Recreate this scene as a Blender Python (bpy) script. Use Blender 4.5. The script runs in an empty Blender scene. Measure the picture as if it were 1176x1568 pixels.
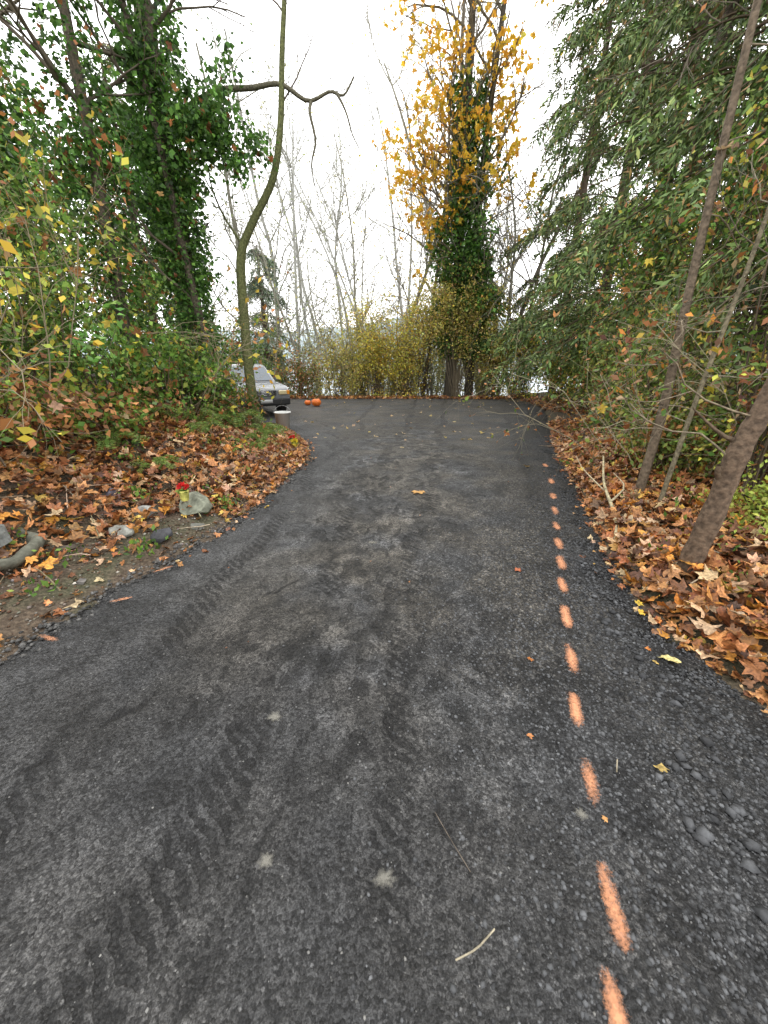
import bpy, bmesh, math
import numpy as np
from mathutils import Vector, Matrix
R = np.random.RandomState(7)
scene = bpy.context.scene
scene.view_settings.view_transform='Standard'
scene.view_settings.look='None'
scene.view_settings.exposure=0

# ---------------------------------------------------------------- helpers
def sm(a,b,x):
    t=np.clip((np.asarray(x,float)-a)/(b-a),0,1); return t*t*(3-2*t)

LE=np.array([(-3.2,-8),(-2.6,-2),(-2.3,.5),(-2.1,1.66),(-1.91,2.3),(-1.52,3.28),(-1.37,4.43),(-1.24,6.08),(-1.57,7.8),(-2.3,10),(-3.0,11.9),(-4.2,13.2),(-6,14),(-9,14.5),(-14,14.5),(-25,14.5)])
RE=np.array([(2.2,-8),(1.95,-2),(1.85,.3),(1.76,1.28),(1.68,1.9),(1.76,2.6),(2.04,3.4),(2.5,4.9),(3.38,7.6),(4.6,10.6),(5.7,13.6),(6.8,17.3),(5.5,20.3),(-2,20.8),(-12,21),(-25,21)])
def xl(y): return np.interp(y,LE[:12,1],LE[:12,0])
def xr(y): return np.interp(y,RE[:12,1],RE[:12,0])
def zr(y): return -0.5*sm(5,13,y)
def wob(x,y):
    return (np.sin(x*2.1+y*1.3)+np.sin(x*1.1-y*2.7+1)+np.sin(x*4.3+y*3.9+2)*.5)/2.5
def terrain(x,y):
    x=np.asarray(x,float); y=np.asarray(y,float)
    dL=np.clip(xl(y)-x,0,None); dR=np.clip(x-xr(y),0,None)
    bl=(0.10*sm(0,.5,dL)+.36*np.clip(dL-.9,0,7))*(1-sm(10.5,13.8,y))
    br=.07*sm(0,.3,dR)+.13*np.clip(dR-.3,0,9)
    far=np.clip(y-21.3,0,130)
    h=(bl+br)*(1-sm(20,32,y))
    return zr(y)-.035+h-.34*far*sm(0,3,far)+wob(x,y)*.035*sm(.2,1.,dL+dR)

class Acc:
    def __init__(s): s.V=[];s.L=[];s.T=[];s.C=[];s.M=[];s.n=0
    def add(s,V,F,col,m=0):
        V=np.asarray(V,float).reshape(-1,3);F=np.asarray(F,int)
        s.V.append(V);s.L.append((F+s.n).ravel());s.T.append(np.full(len(F),F.shape[1]))
        col=np.asarray(col,float)
        if col.ndim==1: col=np.tile(col,(len(V),1))
        s.C.append(col);s.M.append(np.full(len(F),m));s.n+=len(V)
    def build(s,name,mats,smooth=False,parent=None):
        V=np.concatenate(s.V);L=np.concatenate(s.L);T=np.concatenate(s.T);C=np.concatenate(s.C);M=np.concatenate(s.M)
        me=bpy.data.meshes.new(name)
        me.vertices.add(len(V));me.vertices.foreach_set('co',V.ravel())
        me.loops.add(len(L));me.loops.foreach_set('vertex_index',L.astype(np.int32))
        me.polygons.add(len(T));st=np.concatenate([[0],np.cumsum(T)[:-1]])
        me.polygons.foreach_set('loop_start',st.astype(np.int32))
        me.polygons.foreach_set('material_index',M.astype(np.int32))
        if smooth: me.polygons.foreach_set('use_smooth',np.ones(len(T),bool))
        me.update(calc_edges=True)
        a=me.color_attributes.new(name='col',type='FLOAT_COLOR',domain='POINT')
        a.data.foreach_set('color',np.c_[C,np.ones(len(C))].ravel())
        for m in mats: me.materials.append(m)
        o=bpy.data.objects.new(name,me);scene.collection.objects.link(o)
        if parent: o.parent=parent
        return o

def unit(v): return v/np.maximum(np.linalg.norm(v,axis=-1,keepdims=True),1e-9)

def tube(acc,P,rad,col,sides=5,m=0):
    P=np.asarray(P,float);n=len(P);rad=np.broadcast_to(rad,(n,))
    T=unit(np.gradient(P,axis=0))
    ref=np.array([1,.13,.07]) if abs(T[0][0])<.8 else np.array([.1,1,.1])
    A=unit(np.cross(T,ref));B=np.cross(T,A)
    a=np.arange(sides)*2*math.pi/sides
    V=P[:,None]+rad[:,None,None]*(np.cos(a)[None,:,None]*A[:,None]+np.sin(a)[None,:,None]*B[:,None])
    i=np.arange(n-1)[:,None]*sides;j=np.arange(sides)[None];k=(j+1)%sides
    F=np.stack([i+j,i+k,i+sides+k,i+sides+j],-1).reshape(-1,4)
    acc.add(V,F,col,m)

def spline(P,n):
    P=np.asarray(P,float);t=np.linspace(0,len(P)-1,n)
    Q=np.vstack([2*P[0]-P[1],P,2*P[-1]-P[-2]])
    i=np.minimum(t.astype(int),len(P)-2);f=(t-i)[:,None]
    a,b,c,d=Q[i],Q[i+1],Q[i+2],Q[i+3]
    return .5*((2*b)+(-a+c)*f+(2*a-5*b+4*c-d)*f**2+(-a+3*b-3*c+d)*f**3)

def pick(pal,n,var=.3):
    c=np.array([p[0] for p in pal]);w=np.array([p[1] for p in pal],float)
    o=c[R.choice(len(pal),n,p=w/w.sum())]
    return np.clip(o*(1+R.uniform(-var,var,(n,1)))*(1+R.uniform(-.1,.1,(n,3))),0.005,.95)

def leaves(acc,P,size,col,m=0,dirs=None,jit=1.,aspect=.6,down=0.):
    P=np.asarray(P);N=len(P)
    if N==0:return
    a=R.normal(size=(N,3))
    if dirs is not None: a=unit(dirs)+a*jit*.5
    a[:,2]-=down
    a=unit(a);s=unit(np.cross(a,R.normal(size=(N,3))));n=np.cross(a,s)
    L=(size*R.uniform(.6,1.3,N))[:,None];w=L*aspect*.5
    f=n*L*R.uniform(-.15,.15,(N,1))
    V=np.stack([P,P+a*L*.45+s*w+f,P+a*L,P+a*L*.45-s*w+f],1)
    F=np.arange(N*4).reshape(N,4)
    acc.add(V,F,np.repeat(col,4,0),m)

MT=[(90,1),(80,.74),(70,.6),(54,.74),(38,.95),(26,.7),(12,.52),(-4,.64),(-20,.76),(-40,.56),(-62,.45),(-90,.2)]
MT=MT+[(180-a,r) for a,r in MT[1:-1][::-1]]
MA=np.radians([p[0] for p in MT]);MR=np.array([p[1] for p in MT])
def maple(acc,P,size,col,m=0,tilt=.35,flat=False):
    N=len(P);K=len(MT)+1
    n=unit(np.c_[R.normal(size=(N,2))*tilt,np.ones(N)])
    if tilt>5: n=unit(R.normal(size=(N,3)))
    s=unit(np.cross(n,R.normal(size=(N,3))));t=np.cross(n,s)
    L=(size*R.uniform(.4,1.25,N))[:,None,None]
    rr=MR[None]*(1+R.uniform(-.2,.2,(N,K-1)));wd_=R.uniform(.65,1.05,(N,1))
    x=np.c_[np.zeros((N,1)),np.cos(MA)[None]*rr*wd_][...,None];y=np.c_[np.zeros((N,1)),np.sin(MA)[None]*rr][...,None]
    cx=R.uniform(-1.,1.,(N,1,1));cy=R.uniform(-.8,.8,(N,1,1));c2=R.uniform(-.6,.6,(N,1,1))
    z=(cx*x*x+cy*y*y+c2*x*y)*(.4 if flat else 1)
    z=z+R.normal(size=(N,K,1))*.06
    V=P[:,None]+L*(x*s[:,None]+y*t[:,None]+z*n[:,None])
    rim=np.arange(1,K);F=np.stack([np.zeros(K-1,int),rim,np.roll(rim,-1)],-1)
    F=(F[None]+np.arange(N)[:,None,None]*K).reshape(-1,3)
    C=np.repeat(col,K,0).reshape(N,K,3)
    C=C*R.uniform(.75,1.2,(N,K,1));C[:,0]*=.8
    acc.add(V,F,np.clip(C,0,.95).reshape(-1,3),m)

def branch(acc,p,d,L,r,depth,col,tips,wig=.18,up=.05,kids=4,sides=5,spread=.9,cl=.62):
    n=5 if depth>0 else 3
    pts=[np.array(p,float)];d=unit(np.array(d,float))
    for i in range(n):
        d=unit(d+R.normal(size=3)*wig+np.array([0,0,up]))
        pts.append(pts[-1]+d*L/n)
    pts=np.array(pts)
    tube(acc,pts,np.linspace(r,r*.45,n+1),col,max(3,sides if depth>0 else 3))
    if depth==0:
        tips.append(pts[-1]);tips.append(pts[1]);return
    for k in range(kids):
        f=R.uniform(.3,1.);i=min(int(f*n),n-1)
        q=pts[i]+(pts[i+1]-pts[i])*(f*n-i)
        dd=unit(pts[i+1]-pts[i])+R.normal(size=3)*spread*.6
        branch(acc,q,dd,L*cl*R.uniform(.7,1.2),r*(.62-.25*f),depth-1,col,tips,wig,up,kids,max(3,sides-1),spread,cl)

def cloud(acc,c,rad,nc,per,cr,size,pal,m=0,base=None,stemcol=(.12,.09,.06),mb=1,aspect=.6,down=.3,stemr=.012,jag=1.,var=.35,big=None):
    c=np.array(c,float);rad=np.array(rad,float)
    d=unit(R.normal(size=(nc,3)))*(R.uniform(0,1,(nc,1))**.45)*(1+.25*jag*R.normal(size=(nc,1)))
    C=c+d*rad
    gz=terrain(C[:,0],C[:,1]);C[:,2]=np.maximum(C[:,2],gz+.08)
    idx=np.repeat(np.arange(nc),per)
    spr=R.normal(size=(nc*per,3))*(cr*R.uniform(.5,1.3,(nc,1)))[idx]
    P=C[idx]+spr
    tint=(1+R.uniform(-.4,.5,(nc,1)))[idx]
    col=pick(pal,len(P),var)*tint
    leaves(acc,P,size,np.clip(col,.004,.9),m,aspect=aspect,down=down)
    if big:
        n=big[0];q=C[R.randint(0,nc,n)]+R.normal(size=(n,3))*cr;maple(acc,q,big[1],pick(big[2],n),m,6)
    if base is not None:
        for q in C[::2]:
            b=np.array(base)+np.array([R.normal()*.15,R.normal()*.15,0])
            mid=(b+q)/2+R.normal(size=3)*.15+np.array([0,0,.25*abs(q[2]-b[2])])
            tube(acc,spline([b,mid,q],6),np.linspace(stemr,stemr*.35,6),stemcol,3,mb)
    return C

# ---------------------------------------------------------------- materials
def newmat(n):
    m=bpy.data.materials.new(n);m.use_nodes=True;nt=m.node_tree;nt.nodes.clear();return m,nt
def nd(nt,t,**k):
    n=nt.nodes.new(t)
    for a,b in k.items(): setattr(n,a,b)
    return n
def leafmat(name,rough=.5,trans=.35,ns=None,lo=.7,hi=1.25):
    m,nt=newmat(name);L=nt.links
    a=nd(nt,'ShaderNodeAttribute',attribute_name='col');src=a.outputs['Color']
    p=nd(nt,'ShaderNodeBsdfPrincipled');p.inputs['Roughness'].default_value=rough;p.inputs['Specular IOR Level'].default_value=.3
    if ns:
        g=nd(nt,'ShaderNodeTexNoise');g.inputs['Scale'].default_value=ns
        tc=nd(nt,'ShaderNodeTexCoord');L.new(tc.outputs['Object'],g.inputs['Vector'])
        mr=nd(nt,'ShaderNodeMapRange');mr.inputs[1].default_value=.3;mr.inputs[2].default_value=.7;mr.inputs[3].default_value=lo;mr.inputs[4].default_value=hi
        L.new(g.outputs[0],mr.inputs[0])
        vm=nd(nt,'ShaderNodeVectorMath',operation='SCALE');L.new(src,vm.inputs[0]);L.new(mr.outputs[0],vm.inputs['Scale']);src=vm.outputs[0]
    L.new(src,p.inputs['Base Color'])
    o=nd(nt,'ShaderNodeOutputMaterial')
    if trans:
        t=nd(nt,'ShaderNodeBsdfTranslucent');mx=nd(nt,'ShaderNodeMixShader');mx.inputs[0].default_value=trans
        L.new(src,t.inputs['Color']);L.new(p.outputs[0],mx.inputs[1]);L.new(t.outputs[0],mx.inputs[2]);L.new(mx.outputs[0],o.inputs[0])
    else: L.new(p.outputs[0],o.inputs[0])
    return m
def colmat(name,rough=.85,nscale=25,lo=.55,hi=1.3,bump=.4,bscale=None,spec=.3):
    m,nt=newmat(name);L=nt.links
    a=nd(nt,'ShaderNodeAttribute',attribute_name='col')
    tc=nd(nt,'ShaderNodeTexCoord')
    g=nd(nt,'ShaderNodeTexNoise');g.inputs['Scale'].default_value=nscale;g.inputs['Detail'].default_value=5;L.new(tc.outputs['Object'],g.inputs['Vector'])
    mr=nd(nt,'ShaderNodeMapRange');mr.inputs[1].default_value=.3;mr.inputs[2].default_value=.7;mr.inputs[3].default_value=lo;mr.inputs[4].default_value=hi
    L.new(g.outputs[0],mr.inputs[0])
    vm=nd(nt,'ShaderNodeVectorMath',operation='SCALE');L.new(a.outputs['Color'],vm.inputs[0]);L.new(mr.outputs[0],vm.inputs['Scale'])
    p=nd(nt,'ShaderNodeBsdfPrincipled');p.inputs['Roughness'].default_value=rough;p.inputs['Specular IOR Level'].default_value=spec
    L.new(vm.outputs[0],p.inputs['Base Color'])
    if bump:
        b=nd(nt,'ShaderNodeBump');b.inputs['Strength'].default_value=bump;b.inputs['Distance'].default_value=.02
        L.new(g.outputs[0],b.inputs['Height']);L.new(b.outputs[0],p.inputs['Normal'])
    o=nd(nt,'ShaderNodeOutputMaterial');L.new(p.outputs[0],o.inputs[0]);return m
M_leaf=leafmat('foliage');M_ced=leafmat('cedar_foliage',.6,0);M_lit=leafmat('leaf_litter_mat',.45,.12,60,.5,1.35)
M_bark=colmat('bark',nscale=30,lo=.45,hi=1.4,bump=.7);M_rock=colmat('rock_mat',.8,14,.5,1.4,.9)
M_twig=leafmat('twig_bark',.85,0)
def plain(name,c,rough=.5,metal=0,spec=.5,trans=0,emit=None,coat=0):
    m,nt=newmat(name);p=nd(nt,'ShaderNodeBsdfPrincipled')
    g=nd(nt,'ShaderNodeTexNoise');g.inputs['Scale'].default_value=18;g.inputs['Detail'].default_value=5
    mr=nd(nt,'ShaderNodeMapRange');mr.inputs[3].default_value=.8;mr.inputs[4].default_value=1.2;nt.links.new(g.outputs[0],mr.inputs[0])
    vm=nd(nt,'ShaderNodeVectorMath',operation='SCALE');vm.inputs[0].default_value=c;nt.links.new(mr.outputs[0],vm.inputs['Scale'])
    nt.links.new(vm.outputs[0],p.inputs['Base Color'])
    p.inputs['Roughness'].default_value=rough;p.inputs['Metallic'].default_value=metal
    p.inputs['Specular IOR Level'].default_value=spec;p.inputs['Coat Weight'].default_value=coat
    o=nd(nt,'ShaderNodeOutputMaterial');nt.links.new(p.outputs[0],o.inputs[0]);return m

def ground_mat():
    m,nt=newmat('ground_mat');L=nt.links
    tc=nd(nt,'ShaderNodeTexCoord')
    n1=nd(nt,'ShaderNodeTexNoise');n1.inputs['Scale'].default_value=3;n1.inputs['Detail'].default_value=8
    n2=nd(nt,'ShaderNodeTexNoise');n2.inputs['Scale'].default_value=45;n2.inputs['Detail'].default_value=6
    for n in(n1,n2): L.new(tc.outputs['Object'],n.inputs['Vector'])
    r=nd(nt,'ShaderNodeValToRGB');e=r.color_ramp.elements
    e[0].position=.35;e[0].color=(.028,.02,.013,1);e[1].position=.65;e[1].color=(.15,.115,.08,1)
    k=e.new(.5);k.color=(.075,.057,.04,1)
    L.new(n2.outputs[0],r.inputs[0])
    r2=nd(nt,'ShaderNodeValToRGB');e=r2.color_ramp.elements
    e[0].position=.45;e[0].color=(.08,.052,.03,1);e[1].position=.62;e[1].color=(.05,.065,.022,1)
    L.new(n1.outputs[0],r2.inputs[0])
    mx=nd(nt,'ShaderNodeMixRGB');mx.inputs[0].default_value=.4;L.new(r.outputs[0],mx.inputs[1]);L.new(r2.outputs[0],mx.inputs[2])
    p=nd(nt,'ShaderNodeBsdfPrincipled');p.inputs['Roughness'].default_value=.95
    L.new(mx.outputs[0],p.inputs['Base Color'])
    b=nd(nt,'ShaderNodeBump');b.inputs['Strength'].default_value=.8;b.inputs['Distance'].default_value=.03;L.new(n2.outputs[0],b.inputs['Height']);L.new(b.outputs[0],p.inputs['Normal'])
    o=nd(nt,'ShaderNodeOutputMaterial');L.new(p.outputs[0],o.inputs[0]);return m

def road_mat():
    m,nt=newmat('asphalt');L=nt.links
    tc=nd(nt,'ShaderNodeTexCoord');V=tc.outputs['Object']
    sx=nd(nt,'ShaderNodeSeparateXYZ');L.new(V,sx.inputs[0])
    at=nd(nt,'ShaderNodeAttribute',attribute_name='col')
    sc=nd(nt,'ShaderNodeSeparateColor');L.new(at.outputs['Color'],sc.inputs[0])
    def noise(s,d=5,r=.55,vec=None,dist=0):
        n=nd(nt,'ShaderNodeTexNoise');n.inputs['Scale'].default_value=s;n.inputs['Detail'].default_value=d;n.inputs['Roughness'].default_value=r;n.inputs['Distortion'].default_value=dist;L.new(vec or V,n.inputs['Vector']);return n.outputs[0]
    def mapr(x,a,b,c,d):
        n=nd(nt,'ShaderNodeMapRange');n.interpolation_type='SMOOTHSTEP';L.new(x,n.inputs[0])
        for i,v in enumerate((a,b,c,d)): n.inputs[i+1].default_value=v
        return n.outputs[0]
    def math_(op,a,b=None):
        n=nd(nt,'ShaderNodeMath',operation=op)
        for i,x in enumerate((a,b)):
            if x is None: continue
            if isinstance(x,(int,float)): n.inputs[i].default_value=x
            else: L.new(x,n.inputs[i])
        return n.outputs[0]
    mul=lambda a,b:math_('MULTIPLY',a,b)
    inv=lambda a:math_('SUBTRACT',1.0,a)
    vo=nd(nt,'ShaderNodeTexVoronoi');vo.inputs['Scale'].default_value=105;L.new(V,vo.inputs['Vector'])
    vo2=nd(nt,'ShaderNodeTexVoronoi');vo2.inputs['Scale'].default_value=56;L.new(V,vo2.inputs['Vector'])
    cell=nd(nt,'ShaderNodeSeparateColor');L.new(vo.outputs['Color'],cell.inputs[0])
    cell2=nd(nt,'ShaderNodeSeparateColor');L.new(vo2.outputs['Color'],cell2.inputs[0])
    big=noise(1.1,4);mid=noise(4.5,5,.65);fine=noise(190,3)
    rough=mapr(sc.outputs[0],.2,2.2,1,.10)
    rough=mul(rough,mapr(noise(2.0,3),.3,.6,.55,1))
    base=mapr(big,.35,.65,.034,.050)
    base=mul(base,mapr(mid,.3,.7,.66,1.34))
    base=mul(base,mapr(fine,.25,.75,.4,1.6))
    base=mul(base,mapr(cell.outputs[0],0,1,.45,1.6))
    gap=mapr(vo2.outputs['Distance'],.3,.6,1,.22)
    base=mul(base,math_('ADD',mul(gap,rough),inv(rough)))
    pal=mapr(cell2.outputs[1],.4,1,1.1,3.0)
    base=mul(base,math_('ADD',mul(pal,rough),inv(rough)))
    # worn, drier middle of the lane
    mp=nd(nt,'ShaderNodeMapping');mp.inputs['Scale'].default_value=(1,.72,1);L.new(V,mp.inputs['Vector'])
    zx=math_('ABSOLUTE',math_('ADD',sx.outputs[0],mul(sx.outputs[1],-.06)))
    zone=mul(mapr(zx,.6,1.7,1,0),mapr(noise(.8,2),.35,.55,.45,1))
    zone=mul(zone,mul(mapr(sx.outputs[1],.6,1.6,.5,1),mapr(sx.outputs[1],9,14,1,.3)))
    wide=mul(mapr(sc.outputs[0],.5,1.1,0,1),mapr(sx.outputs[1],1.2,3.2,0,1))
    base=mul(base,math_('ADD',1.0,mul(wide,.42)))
    blm=mul(mapr(noise(5.2,2.5,.5,mp.outputs[0],.8),.53,.61,0,.58),zone)
    blm2=mul(mapr(noise(12,2,.5,mp.outputs[0],.4),.55,.61,0,.55),zone)
    pale=mul(mapr(noise(3.2,4,.6,mp.outputs[0],1.4),.50,.60,0,.7),zone)
    base=mul(base,inv(blm));base=mul(base,inv(blm2));base=mul(base,math_('ADD',1.0,pale))
    # tyre tracks
    tr=None
    for (cx,k) in ((-.75,.12),(.62,.27),(-.15,.16),(1.05,.30),(-1.25,.04)):
        dd=math_('ABSOLUTE',math_('ADD',math_('ADD',sx.outputs[0],mul(sx.outputs[1],-k)),math_('ADD',mul(math_('SUBTRACT',noise(.5,2),.5),.8),-cx)))
        b_=mul(mapr(dd,.06,.10,1,0),mapr(noise(1.1,2),.40,.52,0,1))
        tr=b_ if tr is None else math_('MAXIMUM',tr,b_)
    wv=nd(nt,'ShaderNodeTexWave');wv.bands_direction='DIAGONAL';wv.inputs['Scale'].default_value=8;wv.inputs['Distortion'].default_value=5;wv.inputs['Detail'].default_value=2;wv.inputs['Detail Scale'].default_value=1.5;L.new(V,wv.inputs['Vector'])
    tread=mul(tr,mapr(wv.outputs['Fac'],.35,.65,.12,.6))
    base=mul(base,inv(tread))
    # long roller / rake ridges parallel to the left edge
    rid=nd(nt,'ShaderNodeTexNoise');rid.inputs['Scale'].default_value=1;rid.inputs['Detail'].default_value=3
    cmb=nd(nt,'ShaderNodeCombineXYZ');L.new(math_('ADD',mul(sc.outputs[1],9.0),mul(noise(1.5,2),1.6)),cmb.inputs[0]);L.new(mul(sx.outputs[1],.35),cmb.inputs[1]);L.new(cmb.outputs[0],rid.inputs['Vector'])
    rz=mapr(sc.outputs[1],1.1,1.9,1,.15)
    rl=mul(mapr(rid.outputs[0],.56,.64,0,.42),rz);rp=mul(mapr(rid.outputs[0],.40,.34,0,.35),rz)
    base=mul(base,inv(rl));base=mul(base,math_('ADD',1.0,rp))
    v3=nd(nt,'ShaderNodeTexVoronoi');v3.inputs['Scale'].default_value=42;L.new(V,v3.inputs['Vector'])
    c3=nd(nt,'ShaderNodeSeparateColor');L.new(v3.outputs['Color'],c3.inputs[0])
    speck=mul(mapr(c3.outputs[0],.92,.93,0,1),mapr(v3.outputs['Distance'],.12,.26,1,0))
    base=math_('ADD',base,mul(speck,.11))
    wn=mul(math_('SUBTRACT',noise(1.7,3),.5),.45)
    wn=math_('ADD',wn,mul(math_('SUBTRACT',noise(9,4),.5),.09))
    seam=None
    for (x0,y0,x1,y1,w,s) in [(-1.39,.89,-.1,3.5,.025,.7),(-.45,.4,-.3,1.7,.025,.6),(1.22,1.0,2.0,3.1,.03,.4),(.2,1.2,.5,5,.04,.4)]:
        dx,dy=x1-x0,y1-y0;l=math.hypot(dx,dy);nx,ny=dy/l,-dx/l;c=-(nx*x0+ny*y0)
        d=math_('ADD',math_('ADD',mul(sx.outputs[0],nx),mul(sx.outputs[1],ny)),c)
        d=math_('ABSOLUTE',math_('ADD',d,wn))
        t=math_('ADD',math_('ADD',mul(sx.outputs[0],dx/l),mul(sx.outputs[1],dy/l)),-(x0*dx+y0*dy)/l)
        msk=mul(mapr(t,-.3,.1,0,1),mapr(t,l-.2,l+.3,1,0))
        k=mul(mul(mapr(d,w*.1,w,1,0),msk),mul(mapr(noise(5,4),.38,.56,0,1),s))
        seam=k if seam is None else math_('MAXIMUM',seam,k)
    base=mul(base,inv(seam))
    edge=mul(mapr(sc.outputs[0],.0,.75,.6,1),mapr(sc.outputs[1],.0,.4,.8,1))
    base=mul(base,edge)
    tint=nd(nt,'ShaderNodeMixRGB');tint.inputs[1].default_value=(1.0,1.005,1.02,1);tint.inputs[2].default_value=(1.3,1.18,1.0,1)
    dusty=mul(mapr(noise(1.4,4),.36,.58,0,1),mul(mapr(sc.outputs[1],.3,1.3,.1,1.0),mapr(sx.outputs[1],.8,2.4,.25,1)))
    L.new(dusty,tint.inputs[0])
    vm=nd(nt,'ShaderNodeVectorMath',operation='SCALE');L.new(tint.outputs[0],vm.inputs[0]);L.new(base,vm.inputs['Scale'])
    p=nd(nt,'ShaderNodeBsdfPrincipled');L.new(vm.outputs[0],p.inputs['Base Color'])
    L.new(mapr(mid,.3,.7,.58,.8),p.inputs['Roughness']);p.inputs['Specular IOR Level'].default_value=.4
    h=math_('ADD',mul(vo.outputs['Distance'],-.9),mul(fine,.5))
    coarse=mapr(rough,0,1,.35,2.4)
    h=math_('ADD',h,mul(mul(vo2.outputs['Distance'],-.9),coarse))
    h=math_('ADD',h,mul(noise(11,4),2.4));h=math_('ADD',h,mul(noise(4,3),3.6))
    h=math_('ADD',h,mul(seam,-2.5));h=math_('ADD',h,mul(blm,-2.8));h=math_('ADD',h,mul(blm2,-2.0));h=math_('ADD',h,mul(tread,-1.8));h=math_('ADD',h,mul(rid.outputs[0],4.0))
    b=nd(nt,'ShaderNodeBump');b.inputs['Strength'].default_value=1.0;b.inputs['Distance'].default_value=.015;L.new(h,b.inputs['Height']);L.new(b.outputs[0],p.inputs['Normal'])
    o=nd(nt,'ShaderNodeOutputMaterial');L.new(p.outputs[0],o.inputs[0]);return m

# ---------------------------------------------------------------- ground, water, hill, road
g=np.cumsum(.15*1.09**np.arange(115))
xs=np.r_[-9-g[::-1],np.arange(-9,9.01,.15),9+g];ys=np.r_[-4-g[:60][::-1],np.arange(-4,24.01,.15),24+g]
X,Y=np.meshgrid(xs,ys);Z=terrain(X,Y)
a=Acc();ny,nx=X.shape
i=(np.arange(ny-1)[:,None]*nx+np.arange(nx-1)[None]).ravel()
a.add(np.stack([X,Y,Z],-1),np.stack([i,i+1,i+nx+1,i+nx],-1),(.1,.1,.1))
a.build('ground',[ground_mat()],True)

a=Acc();a.add([(-3000,80,-33),(3000,80,-33),(3000,3500,-33),(-3000,3500,-33)],[[0,1,2,3]],(.3,.35,.4))
wm=plain('water_mat',(.2,.25,.28),.35);a.build('water',[wm])
a=Acc();hx=np.linspace(-2600,2600,160)
hh=85+35*np.sin(hx/420+1)+18*np.sin(hx/170)+5*np.sin(hx/60)+2*R.normal(size=160)
rows=[np.c_[hx,np.full(160,1300.),np.full(160,-34.)],np.c_[hx,np.full(160,1420.),hh*.6],np.c_[hx,np.full(160,1700.),hh+20],np.c_[hx,np.full(160,2300.),hh*0-34]]
i=(np.arange(3)[:,None]*160+np.arange(159)[None]).ravel()
a.add(np.vstack(rows),np.stack([i,i+1,i+161,i+160],-1),(.30,.36,.38))  # bluish distance haze is put into the hill colour
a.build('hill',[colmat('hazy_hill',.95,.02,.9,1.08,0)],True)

def rs(P,n):
    Q=spline(np.c_[P,np.zeros(len(P))],n)[:,:2];return Q
NL=700;NW=60
le=rs(LE,NL);re=rs(RE,NL)
nz=lambda s,f:np.sin(s*f)+.6*np.sin(s*f*2.3+1)+.4*np.sin(s*f*5.1+2)
s=np.arange(NL)
d=unit(re-le)
le=le-d*(nz(s,.21)*.035)[:,None]-d*(R.normal(size=NL)*.02)[:,None];re=re+d*(nz(s,.24)*.045+.02)[:,None]+d*(R.normal(size=NL)*.02)[:,None]
w=np.linspace(0,1,NW)
PX=le[:,None]*(1-w)[None,:,None]+re[:,None]*w[None,:,None]
def road_z(x,y):
    x=np.asarray(x,float);y=np.asarray(y,float)
    return zr(y)+wob(x*1.5,y*1.2)*.008+wob(x*4,y*3.3+1)*.003
PZ=road_z(PX[...,0],PX[...,1])
wid=np.linalg.norm(re-le,axis=1)[:,None]
dr=(1-w)[None]*wid;dl=w[None]*wid
PZ-= .03*(1-sm(0,.25,np.minimum(dr,dl)))
V=np.concatenate([PX,PZ[...,None]],-1)
l0=V[:,0].copy();l0[:,:2]-=d*.05;l0[:,2]-=.06;r0=V[:,-1].copy();r0[:,:2]+=d*.05;r0[:,2]-=.06
V=np.concatenate([l0[:,None],V,r0[:,None]],1)
dr=np.c_[dr[:,:1],dr,dr[:,-1:]];dl=np.c_[dl[:,:1],dl,dl[:,-1:]]
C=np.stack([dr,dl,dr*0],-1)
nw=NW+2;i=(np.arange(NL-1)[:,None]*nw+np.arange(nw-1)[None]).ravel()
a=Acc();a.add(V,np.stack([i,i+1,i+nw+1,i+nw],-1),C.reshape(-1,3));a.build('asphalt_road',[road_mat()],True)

def paint_mat(name,col,lo=.9,hi=1.25,mx_=.85):
    m,nt=newmat(name);L=nt.links
    at=nd(nt,'ShaderNodeAttribute',attribute_name='col');sc=nd(nt,'ShaderNodeSeparateColor');L.new(at.outputs['Color'],sc.inputs[0])
    tc=nd(nt,'ShaderNodeTexCoord')
    n=nd(nt,'ShaderNodeTexNoise');n.inputs['Scale'].default_value=85;n.inputs['Detail'].default_value=5;n.inputs['Roughness'].default_value=.75;L.new(tc.outputs['Object'],n.inputs['Vector'])
    n2=nd(nt,'ShaderNodeTexNoise');n2.inputs['Scale'].default_value=14;n2.inputs['Detail'].default_value=3;L.new(tc.outputs['Object'],n2.inputs['Vector'])
    av=nd(nt,'ShaderNodeMath',operation='MULTIPLY_ADD');L.new(n2.outputs[0],av.inputs[0]);av.inputs[1].default_value=.5;L.new(n.outputs[0],av.inputs[2])
    ad=nd(nt,'ShaderNodeMath',operation='ADD');L.new(sc.outputs[0],ad.inputs[0]);L.new(av.outputs[0],ad.inputs[1])
    mr=nd(nt,'ShaderNodeMapRange');L.new(ad.outputs[0],mr.inputs[0]);mr.inputs[1].default_value=lo+.2;mr.inputs[2].default_value=hi+.35;mr.inputs[3].default_value=0;mr.inputs[4].default_value=mx_
    p=nd(nt,'ShaderNodeBsdfPrincipled');p.inputs['Base Color'].default_value=(*col,1);p.inputs['Roughness'].default_value=.8
    t=nd(nt,'ShaderNodeBsdfTransparent');mx=nd(nt,'ShaderNodeMixShader');L.new(mr.outputs[0],mx.inputs[0]);L.new(t.outputs[0],mx.inputs[1]);L.new(p.outputs[0],mx.inputs[2])
    o=nd(nt,'ShaderNodeOutputMaterial');L.new(mx.outputs[0],o.inputs[0]);return m
a=Acc()
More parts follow.
